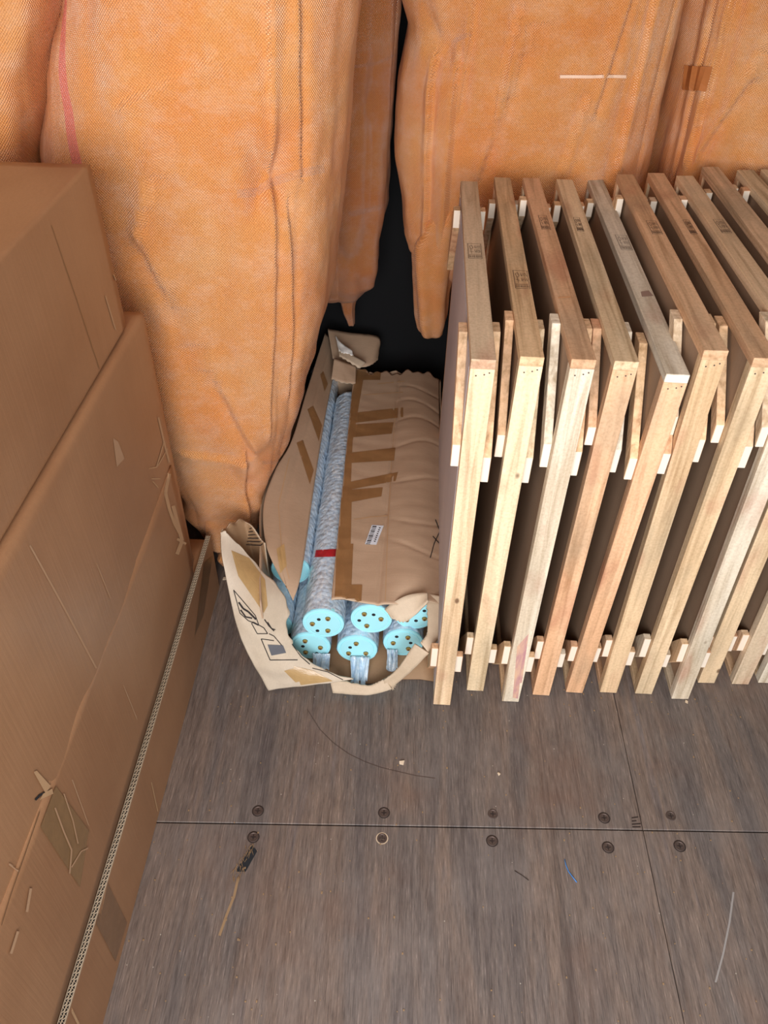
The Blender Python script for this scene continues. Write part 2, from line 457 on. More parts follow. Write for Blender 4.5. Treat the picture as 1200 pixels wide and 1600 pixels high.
# lower flap glued over the side of the middle carton
def flapf(s, t):
    y = -.34 + s*1.83; z = .236 + t*(.372+.004*math.sin(y*9))
    return Vector((XC-.0075 + .0025*math.sin(t*math.pi) + .0012*noise.noise(Vector((y*7, z*7, 0))), y, z))
fB = sub(grid_obj('side_flap', flapf, 60, 12, M['carton'], None, .003), cB)
# bottom tray carton with exposed corrugated rim
cC = empty('cardboard_tray', (-.87, .6, 0)); tag(cC, 'lowest flat cardboard tray of the left stack showing its raw corrugated rim', 'carton')
bC = sub(carton_body('body', (-1.17, -.35, .001), (XC-.010, 1.66, .205), M['carton'], None, .006, .0, 9, 30), cC)
wC = sub(box('side_wall', (XC-.0098, -.35, .001), (XC+.0020, 1.66, .2155), M['carton'], None), cC)
wC['label'] = 'outer corrugated wall of the tray'
bm = bmesh.new()
for x in (XC-.0095, XC-.0040, XC+.0020): bm_box(bm, (x-.0005, -.35, .2150), (x+.0005, 1.66, .2200))
for xa, xb in ((XC-.0092, XC-.0043), (XC-.0037, XC+.0017)):
    y = -.35; k = 0; P = []
    while y < 1.66: P.append((xa if k % 2 else xb, y)); y += .0052; k += 1
    for (x0, y0), (x1, y1) in zip(P, P[1:]):
        v = [bm.verts.new((x0, y0, .2152)), bm.verts.new((x1, y1, .2152)), bm.verts.new((x1, y1, .2198)), bm.verts.new((x0, y0, .2198))]; bm.faces.new(v)
        v = [bm.verts.new((x0, y0+.0005, .2198)), bm.verts.new((x1, y1+.0005, .2198)), bm.verts.new((x1, y1-.0005, .2198)), bm.verts.new((x0, y0-.0005, .2198))]; bm.faces.new(v)
rim = sub(bm_obj('corrugated_rim', bm, M['tear']), cC)
grm = sub(box('rim_groove', (XC-.0098, -.35, .2152), (XC+.0020, 1.66, .2162), M['hole']), cC)

bpy.context.view_layer.update()
bvA = bvh_of([bA]); bvB = bvh_of([bB, fB]); bvC = bvh_of([wC, bC])
SPLIT = {'tape_strip', 'strap', 'crease', 'scuff', 'cross_tape', 'gouge_lip', 'tape_wrinkle', 'pen_mark'}
def on(name, bv, par, quads, mat, **k):
    if name not in SPLIT: return place_patch(name, bv, quads, mat, par, **k)
    runs = []
    for q in quads:                     # one object for every separate run of touching pieces
        if runs and any(math.dist(a, b) < 9 for a in q for b in runs[-1][-1]): runs[-1].append(q)
        else: runs.append([q])
    return [place_patch(name, bv, r_, mat, par, **k) for r_ in runs][-1]
# creases, scuffs and tape of the cartons
on('crease', bvA, cA, line_quads([(80,352),(120,470),(160,592)], 1.0), M['tape_d'], off=.0006, res=8)
on('scuff', bvA, cA, line_quads([(164,462),(180,515)], 2)+line_quads([(178,428),(184,442)], 5)+line_quads([(186,455),(198,500)], 1.5), M['scuff'], off=.001, res=3)
on('edge_tear', bvA, cA, line_quads([(143,270),(151,276),(154,284)], 3.5), M['tear'], off=.0012, res=3)
on('crease', bvB, cB, line_quads([(46,852),(100,950),(150,1044)], 3), M['scuff_w'], off=.0006, res=8)
on('crease', bvB, cB, line_quads([(150,880),(172,935)], 1.8)+line_quads([(192,1070),(214,1125)], 1.5)+line_quads([(112,1218),(138,1290)], 1.6), M['scuff_w'], off=.0009, res=4)
on('scuff', bvB, cB, [[(176,684),(184,690),(194,716),(182,730)]], M['scuff_w'], off=.0008)
on('scuff', bvB, cB, line_quads([(247,652),(258,700),(264,722)], 3)+line_quads([(256,690),(244,730),(232,732)], 2)+line_quads([(262,700),(246,728)], 1.6)+
   line_quads([(236,748),(250,748)], 2)+line_quads([(238,752),(247,762)], 2)+line_quads([(264,740),(258,770),(264,795),(272,818),(280,832)], 5)+
   line_quads([(270,790),(284,845),(276,866)], 6)+line_quads([(276,842),(290,850)], 4), M['scuff'], off=.001, res=3)
# gouge with folded paper
on('gouge', bvB, cB, line_quads([(54,1250),(62,1242),(80,1234)], 3.5), M['hole'], off=.0012, res=3)
on('gouge_lip', bvB, cB, [[(51,1206),(56,1204),(78,1228),(70,1240)], [(66,1240),(80,1232),(82,1240),(60,1250)]], M['scuff'], off=.0016, res=4)
tp = on('tape_patch', bvB, cB, [[(86,1228),(138,1298),(124,1386),(62,1292)]], m_tape('tape_wrinkled', srgb(150,116,78), .25), off=.0013, res=10)
on('tape_wrinkle', bvB, cB, line_quads([(84,1262),(98,1300),(110,1328),(107,1365)], 2.5)+line_quads([(98,1240),(112,1282),(120,1318)], 2)+line_quads([(110,1355),(125,1330),(136,1325)], 2), M['scuff_w'], off=.0022, res=3)
on('torn_edge', bvB, cB, line_quads([(60,1268),(42,1320),(28,1360),(14,1400),(0,1446)], 1.2), M['tape_d'], off=.0022, res=3)
on('scuff', bvB, cB, line_quads([(46,1388),(40,1425)], 4)+line_quads([(26,1455),(15,1490)], 4)+line_quads([(12,1350),(28,1362)], 3), M['scuff_w'], off=.0022, res=3)
on('tape_strip', bvC, cC, [[(163,1370),(198,1442),(180,1502),(150,1444)]], m_tape('tape_c', srgb(140,106,78), .3), off=.0008, res=8)
on('tape_strip', bvC, cC, [[(318,880),(332,868),(318,960),(304,994)]], M['tape_d'], off=.0008, res=6)
on('scuff', bvC, cC, line_quads([(236,1222),(246,1268)], 1.6)+line_quads([(108,1572),(122,1600)], 4), M['scuff'], off=.0008, res=3)

# ================================================================== WOVEN BALES
def smooth_interp(tab, z):
    if z <= tab[0][0]: return tab[0][1:]
    if z >= tab[-1][0]: return tab[-1][1:]
    for a, b in zip(tab, tab[1:]):
        if a[0] <= z <= b[0]:
            t = (z-a[0])/(b[0]-a[0]); t = t*t*(3-2*t)*.5 + t*.5
            return tuple(x*(1-t)+y*t for x, y in zip(a[1:], b[1:]))
def bale(name, tab, depth, seed, mat, cinches=(), fold=.016, n_exp=3.6, nu=300, nv=260, kf=7.0, creases=()):
    """tab rows: z, left x, right x, front y"""
    z0, z1 = tab[0][0], tab[-1][0]
    bm = bmesh.new(); uvl = bm.loops.layers.uv.new('UVMap'); rows = []; uvs = {}
    for j in range(nv+1):
        z = z0+(z1-z0)*j/nv; xl, xr, yf = smooth_interp(tab, z)
        w_ = (xr-xl)/2; xc = (xl+xr)/2; dp = min(depth, .25+w_*2.2)/2 if w_ > .02 else w_+.02
        row = []
        for i in range(nu):
            a = 2*math.pi*i/nu - math.pi/2
            ca, sa = math.cos(a), math.sin(a)
            ex = 2/n_exp
            px = math.copysign(abs(ca)**ex, ca); py = math.copysign(abs(sa)**ex, sa)
            x = xc+w_*px; y = yf+dp+dp*py
            nrm = Vector((ca/w_, sa/dp, 0)).normalized()
            au = (a+math.pi/2); arc = x*1.0 + (y-yf)*(.8 if ca > 0 else -.8)
            # hanging folds
            q = Vector((arc*kf + .5*noise.noise(Vector((z*1.4, seed, 0))) + .35*z, z*.9+seed, seed*1.7))
            f1 = noise.noise(q); f2 = noise.noise(Vector((arc*kf*2.7+z*.8, z*1.5, seed+5)))
            rid = (1-abs(noise.noise(Vector((arc*kf*1.3-z*.5, z*.7+seed*2, 3.3)))))**6
            dsp = fold*(f1*1.1+f2*.4) - fold*.55*rid
            dsp += .0035*noise.noise(Vector((arc*22, z*16, seed)))
            dsp += .010*noise.noise(Vector((arc*3, z*3.2, seed+9)))
            for (cx, cz, amp, rad, npl) in cinches:
                dx, dz = arc-cx, z-cz; r = math.hypot(dx, dz*.75)
                env = math.exp(-(r/rad)**2)
                th = math.atan2(dx, dz)
                dsp -= amp*env
                pl = math.exp(-(abs(dx)/(.02+abs(dz)*.45))**2)*math.exp(-(dz/(rad*3.2))**2)
                dsp += amp*.55*pl*math.cos(npl*math.atan2(dx, abs(dz)+.03))*min(1, abs(dz)/.04)
            for (x0_, zz0, x1_, zz1, amp, wd) in creases:
                lx, lz = x1_-x0_, zz1-zz0; L2 = lx*lx+lz*lz; t = max(0, min(1, ((arc-x0_)*lx+(z-zz0)*lz)/L2))
                d = math.hypot(arc-x0_-t*lx, z-zz0-t*lz)
                sd = ((arc-x0_)*lz-(z-zz0)*lx)/math.sqrt(L2)
                dsp += amp*math.exp(-(d/wd)**2)*(1 if sd > 0 else -.8)*(1-math.exp(-(d/(wd*.25))**2)*.6)
            lim = max(0.0, min(1.0, w_/.12)); dsp *= lim
            p = Vector((x, y, z))+nrm*dsp
            v = bm.verts.new(p); uvs[v] = (arc, z); row.append(v)
        rows.append(row)
    for A, B in zip(rows, rows[1:]):
        for i in range(nu):
            k = (i+1) % nu; f = bm.faces.new((A[i], A[k], B[k], B[i])); f.smooth = True
            for lp in f.loops: lp[uvl].uv = uvs[lp.vert]
    for row, up in ((rows[0], False), (rows[-1], True)):
        f = bm.faces.new(row if up else row[::-1])
        for lp in f.loops: lp[uvl].uv = uvs[lp.vert]
    me = bpy.data.meshes.new('body'); bm.to_mesh(me); bm.free()
    root = empty(name, ((tab[len(tab)//2][1]+tab[len(tab)//2][2])/2, tab[0][3]+depth/2, z0))
    o = link('cover', me, mat); sub(o, root)
    return root, o

b1, b1c = bale('woven_bale', [(.012,-.59,-.52,1.80),(.05,-.62,-.49,1.775),(.10,-.64,-.45,1.75),(.20,-.68,-.42,1.72),(.26,-.66,-.40,1.71),(.40,-.74,-.335,1.70),(.6,-.78,-.275,1.68),
      (.87,-.82,-.205,1.69),(1.14,-.86,-.165,1.69),(1.22,-.855,-.155,1.69),(1.37,-.80,-.14,1.69),(1.55,-.72,-.11,1.70),(2.1,-.66,-.10,1.74)], .7, 3.1, M['bale_s'],
      cinches=[(-.285,1.215,.036,.065,5), (-.41,.36,.022,.05,4), (-.36,.47,.012,.04,3)], fold=.013, kf=5.5,
      creases=[(-.38,1.65,-.60,1.08,.017,.020), (-.60,1.06,-.40,.52,-.018,.030), (-.58,1.36,-.40,1.44,.010,.022), (-.27,1.18,-.33,.55,.010,.018), (-.23,1.16,-.24,.65,.008,.016), (-.20,1.6,-.19,1.22,.008,.02), (-.42,.46,-.44,.20,.022,.030), (-.58,.50,-.42,.47,.008,.025), (-.27,1.6,-.28,1.24,-.010,.02)])
tag(b1, 'large orange woven plastic bale directly behind the torn carton of tubes, faint red stripe', 'bale', 'orange woven bales')
b0, b0c = bale('woven_bale', [(.012,-1.14,-.80,1.80),(.3,-1.16,-.84,1.66),(1.0,-1.17,-.86,1.66),(1.209,-1.17,-.835,1.655),(1.37,-1.17,-.775,1.655),(1.53,-1.17,-.700,1.66),(2.1,-1.17,-.64,1.70)], .6, 8.4, M['bale'],
      fold=.004, nu=160, nv=140, n_exp=9)
tag(b0, 'orange woven bale in the top left corner above the cardboard cartons', 'bale', 'orange woven bales')
b2, b2c = bale('woven_bale', [(.53,-.44,-.17,2.52),(.55,-.46,-.155,2.50),(.60,-.48,-.115,2.47),(.66,-.49,-.10,2.45),(.75,-.49,-.10,2.45),(.86,-.50,-.075,2.45),(1.2,-.50,-.055,2.45),(1.45,-.50,-.045,2.45),(2.1,-.5,-.04,2.48)], .26, 12.7, M['bale_film_shade'],
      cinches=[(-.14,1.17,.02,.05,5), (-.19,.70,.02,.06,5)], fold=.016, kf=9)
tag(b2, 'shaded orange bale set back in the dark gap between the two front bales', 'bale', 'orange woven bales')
b3, b3c = bale('woven_bale', [(.012,.22,.64,2.50),(.4,.18,.68,2.44),(.62,.16,.69,2.42),(.69,.06,.70,2.41),(.74,.0,.71,2.405),(.80,-.022,.715,2.40),(.9,-.03,.72,2.39),(1.06,-.055,.72,2.385),(1.22,-.045,.715,2.38),(1.37,-.018,.71,2.38),(1.5,-.06,.71,2.38),(2.1,-.07,.70,2.42)], .36, 21.3, M['bale'],
      cinches=[(.05,1.33,.026,.05,5), (.30,1.42,.012,.05,4)], fold=.018, kf=6,
      creases=[(.34,1.55,.20,1.02,.024,.024), (.27,1.5,.22,1.1,-.016,.016), (.56,1.55,.50,1.20,.018,.022), (.47,1.22,.44,1.05,-.018,.018), (.10,1.3,.10,.8,.020,.03), (.02,1.3,.03,.8,.018,.02), (.62,1.5,.60,1.05,-.012,.02), (.14,1.5,.12,1.2,.012,.02)])
tag(b3, 'wide orange woven bale standing behind the wooden frames right of the dark gap', 'bale', 'orange woven bales')
b4, b4c = bale('woven_bale', [(.012,.78,1.14,2.55),(.4,.74,1.155,2.45),(1.0,.735,1.16,2.42),(1.5,.725,1.16,2.42),(2.1,.72,1.16,2.44)], .7, 33.3, M['bale'],
      cinches=[(.80,1.33,.012,.05,4)], fold=.028, kf=8, nu=200, nv=180, creases=[(.95,1.35,.82,1.08,.022,.025), (.80,1.5,.78,1.05,.02,.02), (1.0,1.5,.9,1.3,-.015,.02)])
tag(b4, 'orange woven bale at the top right corner of the photo', 'bale', 'orange woven bales')
# drooping corner of the right bale
def ear(name, tabx, yb, d, parent, mat, seed):
    bm = bmesh.new(); uvl = bm.loops.layers.uv.new('UVMap'); rows = []; nu = 60; nv = 50; uvs = {}
    za, zb = tabx[0][0], tabx[-1][0]
    for j in range(nv+1):
        z = za+(zb-za)*j/nv; xl, xr = smooth_interp(tabx, z); r = []
        for i in range(nu):
            a = 2*math.pi*i/nu
            k = 1+.10*math.cos(a*5+z*6+seed)+.05*noise.noise(Vector((a*2, z*9, seed)))
            x = (xl+xr)/2+(xr-xl)/2*math.cos(a)*k; y = yb+min(d, (xr-xl)*.7)*math.sin(a)*k
            v = bm.verts.new((x, y, z)); uvs[v] = (x+(y-yb)*.7, z); r.append(v)
        rows.append(r)
    for A, B in zip(rows, rows[1:]):
        for i in range(nu):
            k = (i+1) % nu; f = bm.faces.new((A[i], A[k], B[k], B[i])); f.smooth = True
            for lp in f.loops: lp[uvl].uv = uvs[lp.vert]
    bm.faces.new(rows[0][::-1]); bm.faces.new(rows[-1])
    me = bpy.data.meshes.new(name); bm.to_mesh(me); bm.free(); o = link(name, me, mat); sub(o, parent); return o
ear('drooping_corner', [(.462,.055,.115),(.475,.040,.128),(.53,.028,.138),(.6,.022,.138),(.68,.015,.145),(.73,.010,.155),(.78,.010,.165),(.84,.04,.165),(.90,.08,.15)], 2.46, .07, b3, M['bale'], 1.1)
ear('tied_tail', [(.40,-.215,-.19),(.46,-.235,-.19),(.52,-.25,-.18),(.56,-.26,-.17)], 2.62, .03, b2, M['bale_film_shade'], 2.0)
ear('gathered_corner', [(.020,-.565,-.500),(.05,-.575,-.492),(.08,-.555,-.500),(.11,-.59,-.475),(.18,-.60,-.44),(.24,-.60,-.43)], 1.775, .07, b1, M['bale'], 4.0)

cg = empty('gap_blackout', (-.05, 3.0, 0)); tag(cg, 'added black cargo deep in the dark gap between the orange bales', 'backing')  # added shape that turns the gap between the bales black
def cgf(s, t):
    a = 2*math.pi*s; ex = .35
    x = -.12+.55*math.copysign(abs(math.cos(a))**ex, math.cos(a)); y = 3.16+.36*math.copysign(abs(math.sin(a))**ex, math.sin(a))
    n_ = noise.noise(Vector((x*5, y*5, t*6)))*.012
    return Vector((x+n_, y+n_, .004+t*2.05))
o = sub(grid_obj('blackout_shell', cgf, 120, 60, M['backing'], None), cg)
bpy.context.view_layer.update()
bv1 = bvh_of([b1c]); bv3 = bvh_of([b3c]); bv2 = bvh_of([b2c]); bv4 = bvh_of([b4c])
on('strap', bv1, b1, line_quads([(370,302),(400,300),(430,282),(470,270),(505,262)], 14), M['film'], off=.003, res=10)
on('strap', bv1, b1, line_quads([(408,722),(428,722),(440,721)], 5), M['film'], off=.004, res=4)
on('strap', bv3, b3, line_quads([(706,66),(720,60),(735,52)], 7), M['film'], off=.003, res=6)
on('bale_thread', bv3, b3, line_quads([(874,119),(976,119)], 5), plain('white_thread', srgb(240,200,170), .5), off=.006, res=6)  # pale thread lying across the bale
on('strap', bv2, b2, line_quads([(545,335),(575,328),(600,322)], 8)+line_quads([(548,105),(590,98),(618,85)], 5), M['film'], off=.003, res=5)
on('tape', bv4, b4, [[(1072,102),(1112,104),(1100,142),(1068,140)]], m_tape('tape_on_bale', srgb(190,118,66)), off=.007, res=6)

# ================================================================== WOODEN FRAMES
FW = .0455; PH = 1.065
def make_frame():
    r = empty('wooden_frame', (0,0,0)); D = .93
    o = box('front_batten', (-FW/2, 0, 0.002), (FW/2, .024, PH-.020), M['wood_z'], r, .0012)
    o = box('back_batten', (-FW/2, D-.024, 0.002), (FW/2, D, PH-.020), M['wood_z'], r, .0012)
    o = box('top_batten', (-FW/2, 0, PH-.020), (FW/2, D, PH), M['wood_y'], r, .0012)
    o = box('bottom_batten', (-FW/2, .024, 0.002), (FW/2, D-.024, .022), M['wood_y'], r, .0012)
    o = box('panel', (-.017, .030, .05), (.012, D-.03, PH-.024), M['panel'], r, .001)
    T = .018
    for k, s in enumerate((-1, 1)):
        xa = s*(FW/2+.0006); xb = s*(FW/2+T)
        bm = bmesh.new(); prism_yz(bm, [(.004,PH-.268),(.004,PH-.206),(.128,PH-.002),(.168,PH-.002)], min(xa,xb), max(xa,xb), .001)
        end_grain(bm_obj('corner_brace', bm, M['wood_z'], r))
        bm = bmesh.new(); prism_yz(bm, [(D-.15,PH-.008),(D-.15,PH-.062),(D-.008,PH-.270),(D-.004,PH-.200),(D-.12,PH-.008)], min(xa,xb), max(xa,xb), .001)
        end_grain(bm_obj('corner_brace', bm, M['wood_z'], r))
        bm = bmesh.new(); prism_yz(bm, [(.012,.150),(.012,.224),(.030,.224),(.165,.004),(.115,.004)], min(xa,xb), max(xa,xb), .001)
        end_grain(bm_obj('corner_brace', bm, M['wood_z'], r))
    # nail heads
    bm = bmesh.new()
    for x, z in ((-.011, PH-.034), (.004, PH-.031), (.013, PH-.027)):
        cyl(bm, Vector((x, .001, z)), Vector((x, -.0006, z)), .0016, seg=8)
    bm_obj('nails', bm, M['steel'], r)
    return r
FR = [ # bottom px, top px, back-top px
 ((690,1102),(756,562),(733,283)), ((742,1080),(832,558),(785,277)), ((797,1097),(913,562),(830,278)), ((845,1087),(980,565),(882,280)),
 ((897,1083),(1060,585),(930,280)), ((950,1083),(1120,548),(977,272)), ((1005,1085),(1198,560),(1025,270)), ((1062,1093),None,(1070,274)),
 ((1103,1068),None,(1110,260)), ((1156,1070),None,(1165,265)), ((1197,1068),None,(1202,264)) ]
FL = ['wooden slatted frame at the left end of the row, touching the torn carton',
 'second wooden frame from the torn carton, stamp low on its top batten',
 'third wooden frame from the torn carton, purple stained foot',
 'fourth wooden frame from the torn carton, pinkish front batten',
 'fifth wooden frame from the torn carton, silver staple across its top batten',
 'sixth wooden frame from the torn carton, its top front corner highest in view',
 'seventh wooden frame from the torn carton, greenish grey front batten',
 'eighth wooden frame from the torn carton, pale foot with a chip beside it',
 'ninth wooden frame from the torn carton, wide splintered foot',
 'tenth wooden frame from the torn carton, second from the right edge',
 'wooden frame cut off by the right edge of the photo, last in the row']
proto = make_frame(); frames = []
rng = random.Random(4)
for i, (pb, pt, pk) in enumerate(FR):
    if i == 0: r = proto; kids = list(proto.children)
    else:
        r = proto.copy(); COL.objects.link(r); kids = []
        for ch in proto.children:
            c = ch.copy(); COL.objects.link(c); c.parent = r; kids.append(c)
    b = atz(*pb, 0); y0 = b.y
    if pt: t = aty(pt[0], pt[1], y0); zt = t.z; xt = t.x
    else: zt = PH; xt = b.x - .035
    k = atz(*pk, zt)
    yaw = -math.atan2(k.x-xt, k.y-y0); lean = math.atan2(xt-b.x, zt)
    r.location = (b.x, y0, 0); r.rotation_euler = (0, lean, yaw); r.scale = (1, (k.y-y0)/.93, zt/PH)
    for c in kids:
        if c.name.startswith('corner_brace'):
            zs = [v.co.z for v in c.data.vertices]; hi = max(zs)
            up = hi > .6
            c.data = c.data.copy(); k_ = rng.uniform(.82, 1.12) if up else rng.uniform(.82, 1.0)
            for v in c.data.vertices: v.co.z = hi+(v.co.z-hi)*k_ if up else .004+(v.co.z-.004)*k_
            c.location.z = rng.uniform(-.02, .0) if up else 0
            c.location.y = rng.uniform(0, .02) if up else rng.uniform(-.004, .004)
    tag(r, FL[i], 'frame', 'wooden frames standing in a row'); frames.append((r, kids))
# bake the slight size differences into each copy (no scaled roots)
for r, kids in frames:
    s = r.scale.copy(); r.scale = (1,1,1)
    for c in kids:
        c.data = c.data.copy(); c.data.transform(Matrix.Diagonal((s.x, s.y, s.z, 1))); c.location = (c.location.x, c.location.y*s.y, c.location.z*s.z)
bpy.context.view_layer.update()
# lower-right bottom brace of the second frame sits higher
def child(r, n, i=0): return [c for c in r.children if c.name.split('.')[0] == n][i]
# grey board on the first frame's outer face
g1 = frames[0][0]
end_grain(child(frames[4][0], 'top_batten'))
o = box('side_board', (-FW/2-.0004, .03, .03), (-FW/2+.0040, .90, 1.03), M['grey_panel'], g1); o['label'] = 'thin grey board'
bpy.context.view_layer.update()
# stamps burnt on the top battens
STAMP = [  # four corners (photo) on the top face
 [(727,381),(755,381),(756,404),(729,404)], [(797,423),(826,423),(833,451),(803,451)], [(837,337),(856,337),(864,359),(845,359)],
 [(892,340),(906,340),(916,362),(902,361)], [(957,367),(983,368),(996,390),(969,391)], [(1004,345),(1026,345),(1041,366),(1018,366)],
 [(1069,344),(1083,344),(1097,366),(1083,366)], [(1112,343),(1133,343),(1146,364),(1127,364)] ]
for (r, kids), q in zip(frames, STAMP):
    zt = max(v.co.z for v in child(r, 'top_batten').data.vertices)
    mi = r.matrix_world.inverted()
    c1 = mi @ atz((q[0][0]+q[1][0])/2, (q[0][1]+q[1][1])/2, zt); c0 = mi @ atz((q[2][0]+q[3][0])/2, (q[2][1]+q[3][1])/2, zt)
    w_ = (q[1][0]-q[0][0])/32*.017; rr = random.Random(q[0][0]); bm = bmesh.new(); cxm = max(-.004, min(.004, (c0.x+c1.x)/2))
    P = lambda s_, t_: Vector((cxm+(s_-.5)*2*w_, c1.y+(c0.y-c1.y)*t_, zt+.0005))
    def ln(pts, wd=.0007):
        for a, b in zip(pts, pts[1:]):
            d = (b-a).normalized()*wd*.5; n_ = Vector((-d.y, d.x, 0))
            bm.faces.new([bm.verts.new(x) for x in (a-d+n_, a-d-n_, b+d-n_, b+d+n_)])
    ln([P(0,0),P(1,0),P(1,1),P(0,1),P(0,0)], .0011)
    ln([P(.12,.2),P(.3,.12),P(.38,.3),P(.22,.4),P(.12,.2)], .0010)           # worn mark in the left field
    ln([P(.14,.52),P(.38,.56)], .0012); ln([P(.22,.42),P(.26,.7)], .0008)
    for row in (.22, .5):
        for cx_ in (.5, .62, .74, .86):
            ln([P(cx_, row-.1), P(cx_+rr.uniform(-.03,.05), row+.1)]); ln([P(cx_, row-.02), P(cx_+.07, row+rr.uniform(-.08,.08))])
    for cx_ in [.08+.1*k for k in range(9)]:
        ln([P(cx_, .74), P(cx_+rr.uniform(-.02,.04), .93)], .0008); ln([P(cx_, .93), P(cx_+.06, .88)], .0006)
    bm_obj('stamp', bm, M['stampink'], r)
bv = bvh_of([child(frames[4][0], 'top_batten')]); on('staple', bv, frames[4][0], line_quads([(1025,495),(1052,497)], 2.4), M['silver'], off=.0015, res=2)
on('stain', bv, frames[4][0], [[(1001,456),(1020,453),(1030,462),(1003,464)]], plain('dark_stain', srgb(150,124,110), .8), off=.0005, res=3)
bv = bvh_of([child(frames[2][0], 'top_batten')]); on('staple', bv, frames[2][0], line_quads([(872,466),(892,465)], 1.8), M['silver'], off=.0015, res=2)
bv = bvh_of([child(frames[2][0], 'front_batten')])
t_ = NT('purple_stain'); nz = t_.noise(t_.coords(scale=(40,40,8)), 1.5, 3, .6)
PUR = t_.set(Base_Color=t_.ramp(nz, [(.35, srgb(226,186,150)), (.62, srgb(192,140,142))]), Roughness=.8)
on('purple_stain', bv, frames[2][0], [[(808,1010),(826,990),(812,1092),(801,1090)]], PUR, off=.0004, res=4)

# ================================================================== TORN CARTON OF TUBES
tc = empty('torn_carton', (-.15, 1.30, 0)); tag(tc, 'long torn cardboard carton lying open on the floor full of wrapped tubes', 'carton')
# top sheet: the right-hand flap still covering the tubes
def sheet_edge(t):            # t: 0 front .. 1 back ; left edge, mid crease, right edge
    y = 1.44 + t*1.14
    return y
def sheet_p(s, t):
    yf = 1.397 + .030*max(0, s-.35) + .006*math.sin(s*9)
    yb = 2.545 + .010*math.sin(s*23) + .008*math.sin(s*51+1)
    y = yf + (yb-yf)*t
    xl = -.170 - .018*t; xr = .122 + .006*t
    x = xl+(xr-xl)*s
    z = .243
    z += .012*math.exp(-((s-.05)/.12)**2)                     # over the tube
    cr = .42+.12*t
    if s > cr: z += .016*math.sin((s-cr)/(1-cr)*math.pi) - .020*((s-cr)/(1-cr))**2
    z -= .004*math.exp(-((s-cr)/.02)**2)
    z -= .022*math.exp(-((s-.70)/.14)**2-(t/.04)**2)*1.0      # crushed front corner
    z += .0016*noise.noise(Vector((x*9, y*26, 1))) + .0022*noise.noise(Vector((x*18, y*7, 4)))
    for k, yy in enumerate((1.62, 1.74, 1.93, 2.10, 2.22, 2.33, 2.44)):
        if s > .45: z -= .0016*min(1,(s-.45)*6)*2*math.exp(-((y-yy-.03*math.sin(s*5+k))/.006)**2)
    return Vector((x, y, z))
top = grid_obj('top_flap', sheet_p, 70, 150, M['kraft'], None, .004, True, M['tear']); sub(top, tc)
def rw(s, t):                  # right wall, t up
    y = 1.33+s*1.22; x = .128+.006*s - .004*math.sin(t*3.1); e = sheet_p(1, max(0, (y-1.45)/1.12))
    return Vector((x+.004*noise.noise(Vector((y*8, t*3, 2))), y, .003+t*(e.z-.006)))
sub(grid_obj('side_wall', rw, 60, 10, M['kraft'], None, .004), tc)
def lw(s, t):
    y = 1.36+s*1.19; x = -.35-.07*min(1, s*3)*t*(1-.4*s)
    return Vector((x+.004*noise.noise(Vector((y*8, t*3, 7))), y, .003+t*.262))
sub(grid_obj('side_wall', lw, 60, 10, M['kraft'], None, .004), tc)
sub(grid_obj('base', lambda s, t: Vector((-.335+s*.455, 1.33+.012*math.sin(s*9)+t*1.21, .0035)), 10, 10, M['kraft_in'], None, .004), tc)
sub(grid_obj('end_wall', lambda s, t: Vector((-.34+s*.46, 2.56+.01*math.sin(s*12), .004+t*(.225+.012*math.sin(s*31)))), 24, 6, M['kraft'], None, .004), tc)
# left flap lying over the first tube and leaning on the bale
LFi = [(458,938,.215),(470,900,.232),(482,820,.238),(495,730,.24),(508,650,.242),(520,590,.245),(530,545,.25)]
LFo = [(440,905,.235),(416,852,.27),(412,790,.285),(430,735,.30),(455,690,.30),(480,610,.31),(508,520,.32)]
def curve(pts, t):
    x = t*(len(pts)-1); i = min(int(x), len(pts)-2); f = x-i
    p0, p1 = pts[i], pts[i+1]; pm = pts[max(i-1, 0)]; pn = pts[min(i+2, len(pts)-1)]
    return [.5*((2*b)+(-a+c)*f+(2*a-5*b+4*c-d)*f*f+(-a+3*b-3*c+d)*f**3) for a, b, c, d in zip(pm, p0, p1, pn)]
LI = [atz(*p) for p in LFi]; LO = [atz(*p) for p in LFo]
def lf(s, t):
    a = Vector(curve(LI, t)); b = Vector(curve(LO, t)); p = a.lerp(b, s)
    p.z += .006*math.sin(s*3.1) + .004*noise.noise(Vector((p.x*14, p.y*6, 2))) - .003*math.exp(-((s-.55)/.05)**2)
    return p
lfl = sub(grid_obj('left_flap', lf, 20, 80, M['kraft'], None, .004, True, M['tear']), tc)
# front end panel, printed, bent outwards to a high corner
PL = [(420,1079,1.285),(398,1040,1.30),(381,1005,1.325),(366,960,1.36),(353,900,1.43),(346,862,1.48),(345,832,1.53)]
PR = [(552,1062,1.285),(505,1046,1.305),(468,1020,1.33),(449,985,1.36),(446,935,1.43),(398,880,1.50),(350,829,1.532)]
PA = [aty(*p) for p in PL]; PB = [aty(*p) for p in PR]
PA[0].z = .004
def fp(s, t):
    a = Vector(curve(PA, t)); b = Vector(curve(PB, t)); p = a.lerp(b, s)
    d = .018*math.sin(s*math.pi)*math.sin(t*math.pi)
    p.y -= d; p.z += .3*d*0
    jag = .006*math.sin(t*61)*math.sin(t*17+1) if s > .99 else 0
    p.x += jag
    p += Vector((0, -1, .4))*(.0035*noise.noise(Vector((p.x*30, p.z*30, 5)))+.005*noise.noise(Vector((p.x*11, p.z*11, 8))))
    p.z = max(p.z, .003)
    return p
fpn = sub(grid_obj('front_panel', fp, 40, 80, M['pale'], None, .005, True, M['tear']), tc)
